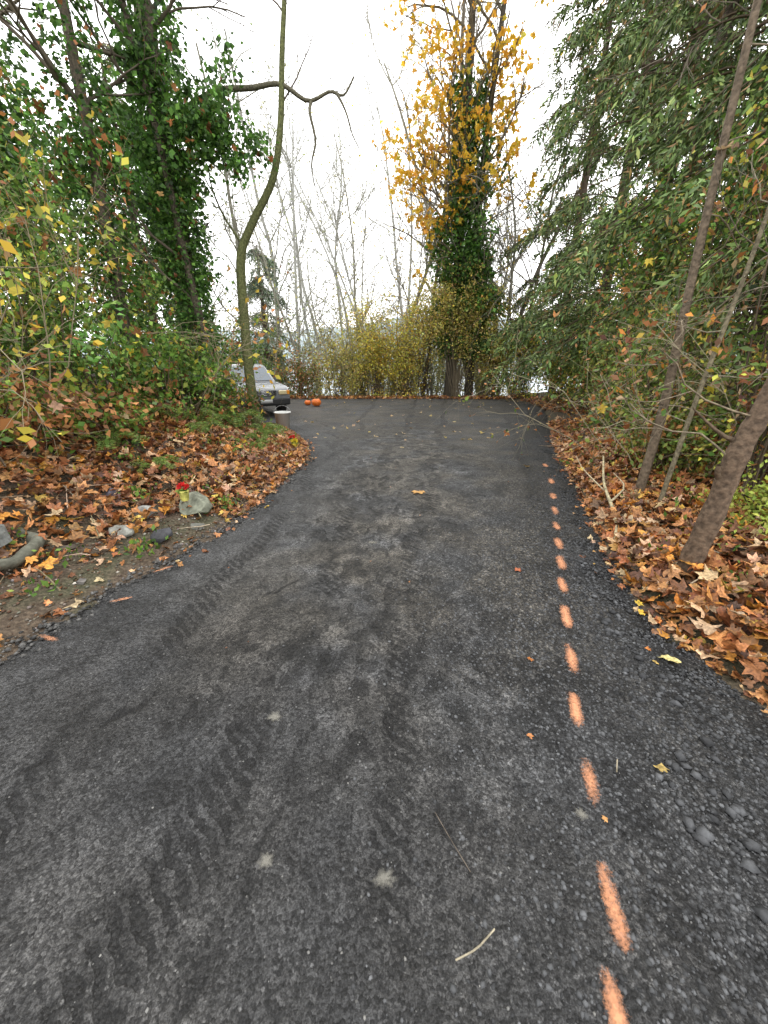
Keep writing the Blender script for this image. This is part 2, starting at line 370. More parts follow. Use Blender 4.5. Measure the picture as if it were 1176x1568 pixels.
def dash(cx,cy,dx,dy,L,W,s=1.):
    dv=unit(np.array([dx,dy]));nv=np.array([dv[1],-dv[0]])
    uu,vv=np.meshgrid(np.linspace(-1,1,9),np.linspace(-1,1,15))
    P=np.array([cx,cy])+uu[...,None]*nv*W+vv[...,None]*dv*L
    f=np.clip(1-np.abs(uu)**1.4,0,1)*np.clip(1.0-np.abs(vv)**3,0,1)*.85*s
    z=road_z(P[...,0],P[...,1])+.006
    i=(np.arange(14)[:,None]*9+np.arange(8)[None]).ravel()
    a.add(np.concatenate([P,z[...,None]],-1),np.stack([i,i+1,i+10,i+9],-1),np.repeat(f.reshape(-1,1),3,1))
D=[(.565,.385),(.673,.62),(.785,.975),(.88,1.297),(1.007,1.62),(1.13,1.966),(1.254,2.31),(1.387,2.64),(1.51,2.98),(1.65,3.36),(1.8,3.76),(1.96,4.2),(2.16,4.75),(2.42,5.6)]
for k,(x,y) in enumerate(D):
    dx,dy=(.28,1) if k>1 else (.2,1)
    dash(x,y,dx,dy,(.115 if k<4 else .14)+.02*R.rand(),.042+.002*k,R.uniform(.78,1.0))
for (x,y,dx,dy) in [(-1.93,1.78,.3,-.1),(-1.75,2.15,.4,.2),(-1.68,2.55,.3,.3)]: dash(x,y,dx,dy,.10,.03,.75)
a.build('painted_line_marking',[paint_mat('orange_paint',(.68,.30,.15))])

# ---- gravel
def chips(acc,P,size,col,flat=.6):
    N=len(P)
    base=np.array([(0,0,1),(.9,0,.1),(.2,.85,0),(-.8,.4,.1),(-.6,-.7,0),(.4,-.85,.15),(0,0,-.8)])
    F=np.array([(0,1,2),(0,2,3),(0,3,4),(0,4,5),(0,5,1),(6,2,1),(6,3,2),(6,4,3),(6,5,4),(6,1,5)])
    B=base[None]*(1+R.uniform(-.4,.4,(N,7,3)))
    an=R.uniform(0,6.28,N);c,s_=np.cos(an)[:,None],np.sin(an)[:,None]
    x=B[...,0]*c-B[...,1]*s_;y=B[...,0]*s_+B[...,1]*c
    B=np.stack([x,y,B[...,2]*flat],-1)*(size*R.uniform(.4,1.3,N)**1.5)[:,None,None]
    V=P[:,None]+B
    FF=(F[None]+np.arange(N)[:,None,None]*7).reshape(-1,3)
    acc.add(V,FF,np.repeat(col,7,0))
a=Acc()
n=15000;y=.1+R.rand(n)**1.5*9;dd=np.abs(R.normal(size=n))*.34
x=xr(y)-dd;P=np.c_[x,y,road_z(x,y)-.001-.028*(1-sm(0,.25,dd))]
g0=R.uniform(.018,.085,(n,1));chips(a,P,.0105,g0*np.array([[1,1.02,1.05]]))
n=16000;y=.12+R.rand(n)**1.6*4;x=xr(y)-.75+R.normal(size=n)*.45;k=x<xr(y)-.05;x,y=x[k],y[k];P=np.c_[x,y,road_z(x,y)-.001]
g0=R.uniform(.02,.12,(len(x),1))**1.0;chips(a,P,.0078,g0*np.array([[1,1.02,1.05]]))
y=.3+R.rand(150)*2.4;x=1.10+.2*(y-.4)+R.normal(size=150)*.08;chips(a,np.c_[x,y,road_z(x,y)+.004],.021,R.uniform(.04,.11,(150,1))*np.array([[1,1.02,1.06]]))
n=9000;y=.1+R.rand(n)**1.8*9;x=xl(y)+(xr(y)-xl(y))*R.rand(n);chips(a,np.c_[x,y,road_z(x,y)-.001],.0045,R.uniform(.02,.16,(n,1))*np.array([[1,.98,.93]]))
n=700;y=.1+R.rand(n)**1.4*10;x=xl(y)+(xr(y)-xl(y))*R.rand(n);chips(a,np.c_[x,y,road_z(x,y)-.001],.0042,R.uniform(.12,.26,(n,1))*np.array([[1,.97,.9]]))
y=.3+R.rand(3600)*9;x=xl(y)+.02+R.normal(size=3600)*.11;chips(a,np.c_[x,y,zr(y)-.020],.014,R.uniform(.02,.14,(3600,1))*np.array([[1,.97,.92]]))
n=3500;y=1.3+R.rand(n)*3.5;x=xl(y)-.05-R.rand(n)*1.3;chips(a,np.c_[x,y,terrain(x,y)+.003],.012,pick([((.18,.16,.13),2),((.10,.06,.035),3),((.32,.30,.26),.6)],n))
a.build('gravel',[M_rock])

a=Acc()
for (x,y,r) in [(-.49,1.25,.045),(-.375,.72,.04),(.0,.68,.045),(.70,.86,.035),(-.95,3.7,.05),(-.3,.18,.04),(-.1,3.0,.07)]:
    n=22;an=np.arange(n)*2*math.pi/n;rr=r*(1+R.uniform(-.35,.35,n))
    ring=np.c_[x+np.cos(an)*rr,y+np.sin(an)*rr*.8,np.zeros(n)];ring[:,2]=road_z(ring[:,0],ring[:,1])+.005
    c=np.array([[x,y,float(road_z(x,y))+.007]])
    V=np.vstack([c,ring]);F=np.stack([np.zeros(n,int),1+np.arange(n),1+(np.arange(n)+1)%n],-1)
    fc=np.vstack([[[1.0]*3],np.tile([.0,0,0],(n,1))]);a.add(V,F,fc)
a.build('dried_mud_patches',[paint_mat('dried_mud',(.20,.19,.16),.8,1.3,.7)])

# ---------------------------------------------------------------- palettes
LIT=[((.40,.17,.06),3),((.31,.12,.045),3),((.50,.24,.09),3),((.54,.36,.21),2.4),((.20,.09,.045),2.5),((.60,.26,.05),1.2),((.58,.40,.08),.35),((.11,.055,.035),1.5)]
GRN=[((.11,.20,.035),4),((.08,.155,.03),3),((.17,.29,.05),2.5),((.26,.33,.07),2.),((.045,.085,.022),1.3)]
IVY=[((.06,.135,.025),4),((.085,.18,.035),3),((.14,.28,.05),2.4),((.03,.065,.018),1.4)]
YEL=[((.62,.47,.06),3),((.52,.46,.07),2),((.38,.40,.07),2),((.62,.35,.04),1)]
MIX=GRN+[((.48,.43,.07),1.9),((.48,.21,.07),1.1),((.34,.17,.08),1.1)]
BRN=[((.36,.17,.07),3),((.46,.24,.10),2),((.22,.11,.06),2),((.14,.18,.03),3)]
CED=[((.10,.155,.045),4),((.14,.205,.06),3),((.06,.095,.032),2),((.21,.26,.08),1.6),((.30,.19,.08),.9)]

# ---------------------------------------------------------------- leaf litter
def road_clear(x,y):
    return ~((y<13)&(x>xl(y)-.0)&(x<xr(y)+.0)) & ~((y>=13)&(y<20.6)&(x<6.5))
a=Acc()
def litter(n,xf,y0,y1,size,off=.05,pw=1.,pal=LIT,tilt=.5):
    y=y0+R.rand(n)**pw*(y1-y0);x=xf(y,n)
    k=road_clear(x,y);x,y=x[k],y[k]
    P=np.c_[x,y,terrain(x,y)+.012+R.rand(len(x))*off]
    c=pick(pal,len(x),.4);maple(a,P,size,c,0,tilt)
litter(10500,lambda y,n: xl(y)-.15-R.rand(n)**.8*3.4-.75*(1-sm(2.8,4.4,y))*R.rand(n)**.5,2.2,11.5,.08,.09,1.)
litter(420,lambda y,n: xl(y)-.05-R.rand(n)*1.4,1.2,4.5,.05,.01)
litter(2600,lambda y,n: xl(y)-.0-R.rand(n)**1.5*.6,3.6,12,.055,.03)
litter(12000,lambda y,n: xr(y)+.06+R.rand(n)**.9*2.8,.6,7,.075,.11,1.)
litter(3500,lambda y,n: xr(y)+.03+R.rand(n)**1.2*4,6,20,.09,.08)
litter(1300,lambda y,n: xr(y)+.0+np.abs(R.normal(size=n))*.10,.8,16,.05,.02)
n=2600;x=R.uniform(-12,8,n);y=20.5+R.rand(n)**1.5*2.0;maple(a,np.c_[x,y,terrain(x,y)+.06],.11,pick(LIT,n),0,.5)
a.build('fallen_leaves_litter',[M_lit])
a=Acc()
sp=[(.78,1.60,.052,(.55,.20,.05)),(1.08,1.02,.042,(.50,.36,.12)),(1.0,2.52,.06,(.45,.12,.04)),(.62,1.16,.022,(.55,.22,.07)),(.42,4.35,.12,(.6,.33,.1)),(1.43,1.58,.05,(.55,.38,.12)),(1.52,1.60,.05,(.7,.6,.25)),(1.45,1.68,.05,(.55,.2,.05)),(2.1,5.5,.08,(.6,.4,.15)),(.35,7.2,.1,(.6,.45,.2)),(1.62,2.0,.06,(.7,.45,.05)),(1.66,2.1,.06,(.7,.48,.06))]
for x,y,s_,c in sp: maple(a,np.array([[x,y,float(road_z(x,y))+.012]]),s_,np.array([c]),0,.18,True)
n=90;y=8+R.rand(n)*12;x=xl(y)+R.rand(n)*(xr(y)-xl(y));maple(a,np.c_[x,y,zr(y)+.02],.075,pick([((.55,.4,.2),2),((.6,.45,.12),1)],n),0,.2)
n=45;y=.5+R.rand(n)*9;x=xl(y)+R.rand(n)**.5*(xr(y)-xl(y))*.98;maple(a,np.c_[x,y,road_z(x,y)+.006],.013,pick(LIT,n),0,.2)
n=110;y=1.5+R.rand(n)*8;x=xr(y)-np.abs(R.normal(size=n))*.07;maple(a,np.c_[x,y,road_z(x,y)+.0],.045,pick(LIT,n),0,.3)
n=70;y=2.5+R.rand(n)*6;x=xl(y)+np.abs(R.normal(size=n))*.10;maple(a,np.c_[x,y,road_z(x,y)+.0],.04,pick(LIT,n),0,.3)
a.build('fallen_leaves_on_road',[M_lit])
a=Acc()
for P in ([(.19,.50,.014),(.25,.52,.018),(.31,.56,.014)],[(.9,1.0,.01),(.93,1.05,.012)]):
    tube(a,spline(np.array(P),6),[.0025]*6,(.32,.28,.2),4)
tube(a,spline(np.array([(.18,.86,.01),(.22,.78,.012),(.27,.69,.01)]),6),[.0018]*6,(.12,.10,.08),4)
a.build('fallen_twigs',[M_bark])
a=Acc()
tube(a,spline([(2.02,3.0,.03),(2.25,3.5,.10),(2.4,4.0,.22),(2.62,4.5,.4)],12),np.linspace(.022,.01,12),(.42,.36,.22),6)
tube(a,spline([(2.3,3.65,.14),(2.5,3.8,.25),(2.6,4.2,.28)],6),np.linspace(.012,.005,6),(.4,.34,.22),4)
tube(a,spline([(2.35,3.9,.18),(2.3,4.3,.3),(2.4,4.7,.35)],6),np.linspace(.010,.004,6),(.4,.34,.22),4)
a.build('fallen_branch',[M_bark])
a=Acc()
for k in range(170):
    y=R.uniform(1.5,8);sd=R.rand()>.5
    x=float(xr(y)+.1+R.rand()*2 if sd else xl(y)-.1-R.rand()*2.2);an=R.rand()*6.28;L_=R.uniform(.1,.5)
    P=[(x+math.cos(an)*L_*t,y+math.sin(an)*L_*t,float(terrain(x+math.cos(an)*L_*t,y+math.sin(an)*L_*t))+.05+.03*R.rand()) for t in (0,.3,.7,1)]
    tube(a,P,np.linspace(.006,.003,4),pick([((.2,.15,.1),1),((.36,.3,.2),1)],1)[0],4)
a.build('scattered_sticks',[M_bark])

# ---------------------------------------------------------------- rocks, planter ring, flowers
def rock(name,x,y,sx,sy,sz,col,seed,z=None):
    bm=bmesh.new();bmesh.ops.create_icosphere(bm,subdivisions=4,radius=1)
    rr=np.random.RandomState(seed);ns=[(unit(rr.normal(size=3)),rr.uniform(.45,.8)) for _ in range(12)]
    for v in bm.verts:
        p=np.array(v.co)
        for n_,o_ in ns:
            k=p@n_
            if k>o_: p=p-n_*(k-o_)
        p*=1+.03*math.sin(p[0]*7+seed)*math.sin(p[1]*8)+.012*math.sin(p[0]*23)*math.sin(p[1]*19+p[2]*21)
        v.co=p*[sx,sy,sz]
    me=bpy.data.meshes.new(name);bm.to_mesh(me);bm.free()
    at=me.color_attributes.new(name='col',type='FLOAT_COLOR',domain='POINT')
    at.data.foreach_set('color',np.tile([*col,1],(len(me.vertices),1)).ravel())
    me.materials.append(M_rock);o=bpy.data.objects.new(name,me);scene.collection.objects.link(o)
    o.location=(x,y,(float(terrain(x,y))+sz*.4) if z is None else z);o.rotation_euler=(rr.uniform(-.2,.2),rr.uniform(-.2,.2),rr.uniform(0,3));return o
rock('rock',-1.86,3.62,.27,.19,.14,(.19,.20,.15),3)
rock('rock',-2.32,3.04,.17,.10,.07,(.26,.26,.23),5)
rock('rock',-2.3,3.42,.12,.09,.08,(.27,.27,.25),8)
rock('rock',-1.93,3.02,.11,.08,.07,(.055,.055,.06),9)
rock('rock',-1.75,3.3,.07,.06,.04,(.15,.15,.13),19)
rock('rock',-2.55,2.75,.08,.06,.04,(.12,.10,.08),21)
rock('rock',-2.75,3.7,.10,.08,.06,(.10,.09,.11),24)
rock('rock',-2.05,4.2,.09,.07,.05,(.22,.22,.2),27)
for k in range(18):
    y=1.9+R.rand()*4.5;x=float(xl(y))-.05-R.rand()*.5
    rock('rock',x,y,.03+.04*R.rand(),.03,.025,(.13,.12,.11),40+k)
tz=float(terrain(-2.9,2.5))
a=Acc();th=np.linspace(0,2*math.pi,145)[:-1]
prof=np.array([(.0,.27),(.02,.37),(.06,.395),(.095,.385),(.11,.36),(.10,.325),(.06,.30),(.0,.29)])
ringV=[]
for (hz,rr_) in prof:
    rad=rr_*(1+.04*np.sin(th*3+1)+.02*np.sin(th*7+2)+.012*np.sin(th*17)+R.normal(size=144)*.006)
    ringV.append(np.c_[-3.0+np.cos(th)*rad,2.50+np.sin(th)*rad,tz-.02+hz*(1+.15*np.sin(th*5)+.08*np.sin(th*13+1))])
Vr=np.array(ringV);k_=len(prof);i=np.arange(k_)[:,None]*144;j=np.arange(144)[None];ii2=((np.arange(k_)+1)%k_)[:,None]*144
F=np.stack([i+j,i+(j+1)%144,ii2+(j+1)%144,ii2+j],-1).reshape(-1,4)
a.add(Vr,F,(.13,.13,.10));a.build('stone_planter_ring',[M_rock],True)
rock('rock',-2.93,2.56,.25,.21,.10,(.16,.165,.155),31,tz+.12)

def flower_pot(name,x,y,z,cup,petal,sc=1.):
    a=Acc()
    P=[(x,y,z),(x,y,z+.01),(x,y,z+.09*sc)];tube(a,P,[.03*sc,.035*sc,.045*sc],cup,14)
    tube(a,[(x,y,z+.088*sc),(x,y,z+.1*sc)],[.048*sc,.04*sc],cup,14)
    n=60;dd=unit(R.normal(size=(n,3)));dd[:,2]=np.abs(dd[:,2]);P=np.array([x,y,z+.12*sc])+dd*.025*sc
    leaves(a,P,.035*sc,pick([(petal,1)],n,.2),1,dirs=dd,jit=.4,aspect=.8)
    n=12;dd=unit(R.normal(size=(n,3)));dd[:,2]=0;leaves(a,np.tile([x,y,z+.1*sc],(n,1)),.06*sc,pick(GRN,n),1,dirs=dd,jit=.3)
    a.build(name,[M_rock,M_leaf],True)
flower_pot('flower_pot',-1.93,3.50,float(terrain(-1.88,3.55))+.15,(.50,.48,.12),(.6,.03,.03),1.05)
flower_pot('flower_pot',-1.72,7.2,float(terrain(-1.72,7.2))+.03,(.6,.5,.05),(.6,.03,.03),1.1)
flower_pot('flower_pot',-1.62,6.9,float(terrain(-1.62,6.9))+.0,(.6,.45,.05),(.7,.55,.05),1.2)

# ---------------------------------------------------------------- ferns
def fern(name,x,y,s_):
    a=Acc();z=float(terrain(x,y))
    for k in range(11):
        an=k*.6+R.rand();L=s_*R.uniform(.7,1.1);d_=np.array([math.cos(an),math.sin(an),0])
        P=spline([np.array([x,y,z]),np.array([x,y,z])+d_*L*.45+[0,0,L*.55],np.array([x,y,z])+d_*L+[0,0,L*.35]],16)
        tube(a,P,np.linspace(.005,.002,16),(.12,.16,.04),3)
        sd=np.cross(d_,[0,0,1])
        for sg in(-1,1):
            for q in range(3):
                PP=P[2:]+(P[1]-P[0])*q/3;n=len(PP)
                leaves(a,PP,.13*s_*1.0,pick([((.17,.27,.06),3),((.27,.31,.07),1)],n,.2),0,dirs=np.tile(sd*sg+d_*.3,(n,1)),jit=.15,aspect=.25)
    a.build(name,[M_leaf])
for (x,y,s_) in [(-3.0,7.9,.6),(-2.5,8.2,.5),(-3.3,6.9,.5),(-2.3,7.2,.4),(-3.6,8.8,.6),(-2.7,4.4,.3),(-3.5,5.8,.5),(-2.1,6.4,.3),(-2.9,6.2,.4),(-3.3,4.6,.4)]: fern('fern',x,y,s_)
a=Acc()
for k in range(120):
    y=R.uniform(2,11);sd=R.rand()>.6;x=float(xr(y)+.2+R.rand()*1.5 if sd else xl(y)-.2-R.rand()*1.8);z=float(terrain(x,y));n=26
    leaves(a,np.array([x,y,z+.05])+R.normal(size=(n,3))*[.07,.07,.035],.05,pick(GRN,n),0,dirs=np.tile([0,0,1.],(n,1)),jit=2)
a.build('verge_weeds',[M_leaf])

# ---------------------------------------------------------------- trees
def T(x,y): return float(terrain(x,y))
BK=(.11,.09,.065);MOSS=(.13,.14,.055)
a=Acc();tips=[]
zb=T(-3.13,9.5)
P=spline([(-3.1,9.5,zb-.1),(-3.14,9.5,1.0),(-3.1,9.5,2.2),(-3.02,9.5,3.4),(-2.72,9.5,4.0),(-2.2,9.5,4.75),(-1.96,9.5,5.6),(-1.83,9.5,6.6),(-1.68,9.5,7.6),(-1.5,9.5,9.5)],44)
tube(a,P,np.r_[np.linspace(.12,.095,16),np.linspace(.085,.03,28)],MOSS,8)
for i,dd in [(30,(.6,0,.7)),(36,(-.6,.1,.7)),(40,(.5,.3,.8))]:
    branch(a,P[i],dd,1.3,.018,2,BK,tips,kids=3)
branch(a,P[16],(-.5,.1,.8),1.4,.03,2,MOSS,tips,kids=3)
a.build('mossy_curved_tree',[M_bark],True)

def ivy_tree(name,x,y,h,r,lean,clumps,pal,leafsz=.09,ivy_r=.35,n_ivy=6000,nbr=10,big=None):
    a=Acc();z=T(x,y);tips=[]
    P=spline([(x,y,z-.2),(x+lean[0]*.35,y+lean[1]*.35,z+h*.33),(x+lean[0]*.6,y+lean[1]*.6,z+h*.66),(x+lean[0],y+lean[1],z+h)],24)
    tube(a,P,np.linspace(r,r*.35,24),BK,8,1)
    for k in range(nbr):
        i=R.randint(7,23);an=R.rand()*6.28
        branch(a,P[i],(math.cos(an),math.sin(an),.8),min(h*.2,1.9),min(r*.3,.035),2,BK,tips,kids=3)
    t=R.rand(n_ivy);i=t*22;ii=i.astype(int);c=P[ii]+(P[ii+1]-P[ii])*(i-ii)[:,None]
    dd=unit(np.c_[R.normal(size=(n_ivy,2)),R.normal(size=n_ivy)*.2])
    prof=ivy_r*(.5+.5*np.abs(np.sin(t*17+x))+.35*np.abs(np.sin(t*41+1)))*(.45+.8*t)
    rad=r*.9+prof*R.rand(n_ivy)**.6
    q=c+dd*rad[:,None];leaves(a,q,leafsz,pick(pal,n_ivy,.4),2,dirs=dd+np.array([0,0,-.6]),jit=1.,aspect=.75)
    for (cx,cy,cz,rx,ry,rz,nc,per) in clumps:
        cloud(a,(cx,cy,cz),(rx,ry,rz),nc,per,.17,leafsz,pal,2,base=None,aspect=.75,big=big)
    return a.build(name,[M_twig,M_bark,M_leaf],False)
BIGB=[((.42,.17,.06),2),((.5,.3,.1),1),((.3,.12,.05),2)]
ivy_tree('ivy_covered_tree',-3.95,9.0,11,.17,(-.1,.3),[(-4.0,9,5.2,1.2,.8,1.6,50,75),(-3.0,9,5.3,.8,.6,.9,28,80),(-4.2,9,3.4,.8,.6,.9,24,70)],IVY,.095,.42,7000,big=(50,.09,BIGB))
ivy_tree('ivy_covered_tree',-4.7,7.6,9,.12,(.2,.4),[(-4.9,7.7,4.2,1.0,.8,1.2,30,65)],IVY+[((.38,.16,.06),.6)],.085,.3,4500,big=(60,.09,BIGB))
ivy_tree('ivy_covered_tree',-3.5,8.7,8,.10,(-.9,.2),[],IVY,.08,.22,3000,6)
ivy_tree('ivy_covered_tree',-7.6,9.5,11,.25,(.3,.4),[(-7.4,9.5,4.6,1.8,1.4,1.9,46,80)],IVY,.12,.5,4500,5)
ivy_tree('ivy_covered_tree',-5.9,12.3,12,.2,(.3,.4),[(-6,12.3,5.6,1.4,1.1,2.2,30,80)],IVY,.12,.4,4500,5)
a=Acc();tips=[]
Q=spline([(-3.9,9.3,5.6),(-3.1,9.4,6.0),(-2.45,9.5,6.1),(-1.9,9.5,6.15),(-1.42,9.5,5.92),(-1.0,9.5,6.05),(-.75,9.5,6.0),(-.55,9.5,6.25)],28)
tube(a,Q,np.linspace(.06,.015,28),(.13,.12,.08),6)
tube(a,spline([Q[16],(-1.38,9.4,5.7),(-1.3,9.4,5.3),(-1.4,9.4,4.95),(-1.36,9.4,4.6)],14),np.linspace(.035,.01,14),(.13,.12,.08),5)
tube(a,spline([Q[20],(-.85,9.4,5.95),(-.7,9.4,5.7),(-.6,9.4,5.4),(-.45,9.4,5.15)],14),np.linspace(.03,.008,14),(.13,.12,.08),5)
for i in(12,17,20,22,25):
    branch(a,Q[i],(R.normal()*.5,.2,.6),.5,.007,1,BK,tips,kids=3)
a.build('arching_branch',[M_bark],True)

a=Acc();tips=[]
x0,y0=3.75,22.0;z=T(x0,y0)
for (dx,r,h) in [(-.15,.33,19),(.9,.26,17)]:
    P=spline([(x0+dx,y0,z-.5),(x0+dx*.9,y0,4),(x0+dx*.8,y0,9),(x0+dx*1.4,y0,h)],30)
    tube(a,P,np.linspace(r,r*.35,30),(.06,.05,.035),8)
    for k in range(16):
        i=R.randint(9,29);an=R.rand()*6.28;branch(a,P[i],(math.cos(an),math.sin(an)*.6,.9),3.,.06,2,(.15,.13,.09),tips,kids=3)
    n=7500;t=R.rand(n)**.9;i=t*(18 if dx<0 else 9)+5;ii=i.astype(int);c=P[ii]+(P[ii+1]-P[ii])*(i-ii)[:,None]
    dd=unit(np.c_[R.normal(size=(n,2)),R.normal(size=n)*.2]);prof=(.75+.35*np.sin(t*14+dx)+.25*np.sin(t*33))*(.55+1.0*np.sin(np.clip(t*1.1,0,1)*3.1))
    q=c+dd*(r+prof*R.rand(n)**.6)[:,None]*.8
    leaves(a,q,.19,pick(IVY,n,.4),1,dirs=dd+np.array([0,0,-.5]),aspect=.75)
cloud(a,(x0+.2,y0-.4,8.),(1.1,.7,3.2),40,80,.3,.18,IVY,1)
tp=np.array(tips);tp=tp[(tp[:,2]>5)&(tp[:,2]<16)]
k=R.choice(len(tp),min(240,len(tp)),replace=False);idx=np.repeat(k,4)
P=tp[idx]+R.normal(size=(len(idx),3))*.16
MY=[((.80,.50,.04),3),((.75,.40,.04),2),((.72,.55,.08),1)]
maple(a,P,.17,pick(MY,len(P),.2),1,6)
for c_ in [(2.4,21.6,10.9),(2.1,21.4,9.6),(4.9,21.6,10.5),(2.4,21.5,12.4),(3.4,21,8.6),(5.2,21.8,12),(1.2,21.2,8.7),(2.7,21.3,7.0),(1.6,21.3,7.6),(.8,21.5,10),(2.0,21.5,13.3),(5.4,21.5,9.3),(3.4,21,10.6),(4.6,21.2,12.6),(3,21.2,12.2)]:
    for q in range(7):
        cc=np.array(c_)+R.normal(size=3)*[.5,.3,.55];n=12
        maple(a,cc+R.normal(size=(n,3))*.24,.17,pick(MY,n,.2),1,6)
    tube(a,spline([(x0,y0,c_[2]-1.5),(np.array([x0,y0,c_[2]-.8])+np.array(c_))/2,c_],6),np.linspace(.05,.012,6),(.15,.13,.09),4)
OLV=[((.50,.43,.11),3),((.40,.38,.12),3),((.26,.28,.08),2),((.52,.36,.14),2),((.62,.50,.09),1.6)]
a.build('ivy_covered_maple_tree',[M_bark,M_leaf])
a=Acc();cloud(a,(3.7,21.2,3.5),(2.1,.6,2.2),170,50,.24,.12,OLV,0,base=(3.9,21.6,-.8),jag=1.2,stemcol=(.22,.18,.12));a.build('tangled_vine_thicket',[M_leaf,M_twig])

def bare_tree(name,x,y,h,r,col,kids=4,depth=3,lean=0.,leaf=None,nl=0):
    a=Acc();tips=[];z=T(x,y)
    pts=[np.array([x,y,z-.3])];n=9;d_=np.array([lean,R.normal()*.05,1.])
    for i in range(n):
        d_=unit(d_+R.normal(size=3)*[.09,.07,.0]);pts.append(pts[-1]+d_*h/n)
    P=spline(pts,20);tube(a,P,np.linspace(r,r*.25,20),col,6)
    for k in range(15):
        i=R.randint(3,19);an=R.rand()*6.28
        branch(a,P[i],(math.cos(an),math.sin(an),1.0),h*.24*(1-.3*i/20),r*.33*(1-.4*i/20),depth-1,col,tips,kids=kids,wig=.2,spread=1.)
    if leaf:
        tp=np.array(tips);k=R.randint(0,len(tp),nl);leaves(a,tp[k]+R.normal(size=(nl,3))*.25,.13,pick(leaf,nl),1)
    a.build(name,[M_twig,M_leaf])
G1=(.27,.26,.21);G2=(.38,.38,.35);G3=(.19,.165,.13)  # paler greys carry the distance haze in the bark colour
PG=[((.34,.37,.18),2),((.46,.44,.22),1),((.28,.31,.15),1)]  # far leaves paled, haze put into their colour too
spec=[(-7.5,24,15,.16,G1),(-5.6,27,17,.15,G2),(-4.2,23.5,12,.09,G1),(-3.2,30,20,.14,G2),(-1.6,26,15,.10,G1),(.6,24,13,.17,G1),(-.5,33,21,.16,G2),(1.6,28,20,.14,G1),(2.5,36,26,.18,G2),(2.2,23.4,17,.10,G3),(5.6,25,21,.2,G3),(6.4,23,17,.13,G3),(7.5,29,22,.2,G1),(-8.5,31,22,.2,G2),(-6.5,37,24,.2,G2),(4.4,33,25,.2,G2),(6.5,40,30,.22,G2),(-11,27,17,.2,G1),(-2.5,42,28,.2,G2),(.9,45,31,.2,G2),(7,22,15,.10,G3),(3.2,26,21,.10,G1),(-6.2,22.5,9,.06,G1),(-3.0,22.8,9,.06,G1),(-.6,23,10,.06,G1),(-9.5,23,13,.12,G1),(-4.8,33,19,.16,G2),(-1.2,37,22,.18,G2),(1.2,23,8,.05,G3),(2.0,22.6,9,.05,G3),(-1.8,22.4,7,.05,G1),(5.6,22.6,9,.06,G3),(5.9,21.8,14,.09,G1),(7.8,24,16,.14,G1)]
for k,(x,y,h,r,c) in enumerate(spec):
    bare_tree('bare_tree',x,y,h,r,c,kids=5 if y<31 else 4,lean=R.normal()*.09,leaf=(PG if x<-2 else YEL),nl=(300 if x<-2 else 110))
a=Acc()
HZ=[((.40,.42,.22),2),((.50,.47,.24),2),((.33,.37,.22),2),((.58,.50,.14),1.5)]  # thicket leaf colours lightened to stand in for haze
for (x,y,zt) in [(-9,25,3),(-6.5,26,2.8),(-4.3,25,3.0),(-2.2,26.5,3.6),(-.2,25.5,3.9),(1.8,26,4.2),(4,25.5,4.2),(6.2,25,4.6),(8.2,25,4.8),(-1.2,24,2.8),(.8,24,3.0),(5.9,23.6,3.4),(2.8,24,3)]:
    zb=T(x,y);cloud(a,(x,y,(zb+zt)/2),(1.6,.9,(zt-zb)/2+.4),110,30,.34,.12,HZ,0,base=(x,y,zb),stemcol=(.32,.30,.24),jag=1.5,stemr=.02)
a.build('distant_thicket',[M_leaf,M_twig])

a=Acc();tips=[]
z=T(2.8,4.0)
P=spline([(2.8,4.0,z-.1),(2.83,4.0,1.0),(2.78,4.0,2.1),(2.74,4.0,3.45),(2.7,4.0,5.5)],24)
tube(a,P,np.linspace(.05,.022,24),(.15,.115,.08),8)
for i in range(6,22,2): 
    an=R.rand()*6.28;branch(a,P[i],(math.cos(an),math.sin(an)*.7,.35),.7,.007,2,(.24,.2,.14),tips,kids=3,wig=.25,up=0)
tp=np.array(tips);leaves(a,tp[R.randint(0,len(tp),200)]+R.normal(size=(200,3))*.03,.07,pick(LIT,200),1,down=.5)
a.build('slender_tree',[M_bark,M_leaf])
a=Acc();tips=[];z=T(2.2,2.4)
P=spline([(2.17,2.42,z-.1),(2.22,2.4,.5),(2.25,2.4,.95),(2.33,2.4,1.35),(2.42,2.42,2.2),(2.5,2.5,4.5)],34)
tube(a,P,np.linspace(.072,.045,34)*(1+R.uniform(-.07,.07,34)),(.13,.09,.06),12)
tube(a,spline([P[10],P[10]+[-.07,0,.05],P[10]+[-.1,-.02,.12]],5),[.03,.025,.02,.018,.012],(.14,.10,.065),6)
tube(a,spline([P[14],P[14]+[-.12,.05,.05],P[14]+[-.3,.1,.2]],6),np.linspace(.02,.005,6),(.14,.10,.065),5)
for i in (12,17,22): branch(a,P[i],(-.8,R.normal()*.5,.5),.8,.008,2,(.22,.18,.12),tips,kids=3,wig=.25,up=0)
a.build('young_tree',[M_bark,M_leaf])
a=Acc();tips=[];z=T(2.8,3.6)
P=spline([(2.75,3.6,z-.1),(2.83,3.6,1.2),(2.95,3.6,2.5),(3.1,3.7,4.5)],20)
tube(a,P,np.linspace(.024,.012,20),(.18,.155,.10),6)
for i in range(5,19,2): branch(a,P[i],(R.normal(),R.normal(),.4),.6,.006,2,(.24,.21,.15),tips,kids=3,wig=.25,up=0)
a.build('slender_tree',[M_bark,M_leaf])
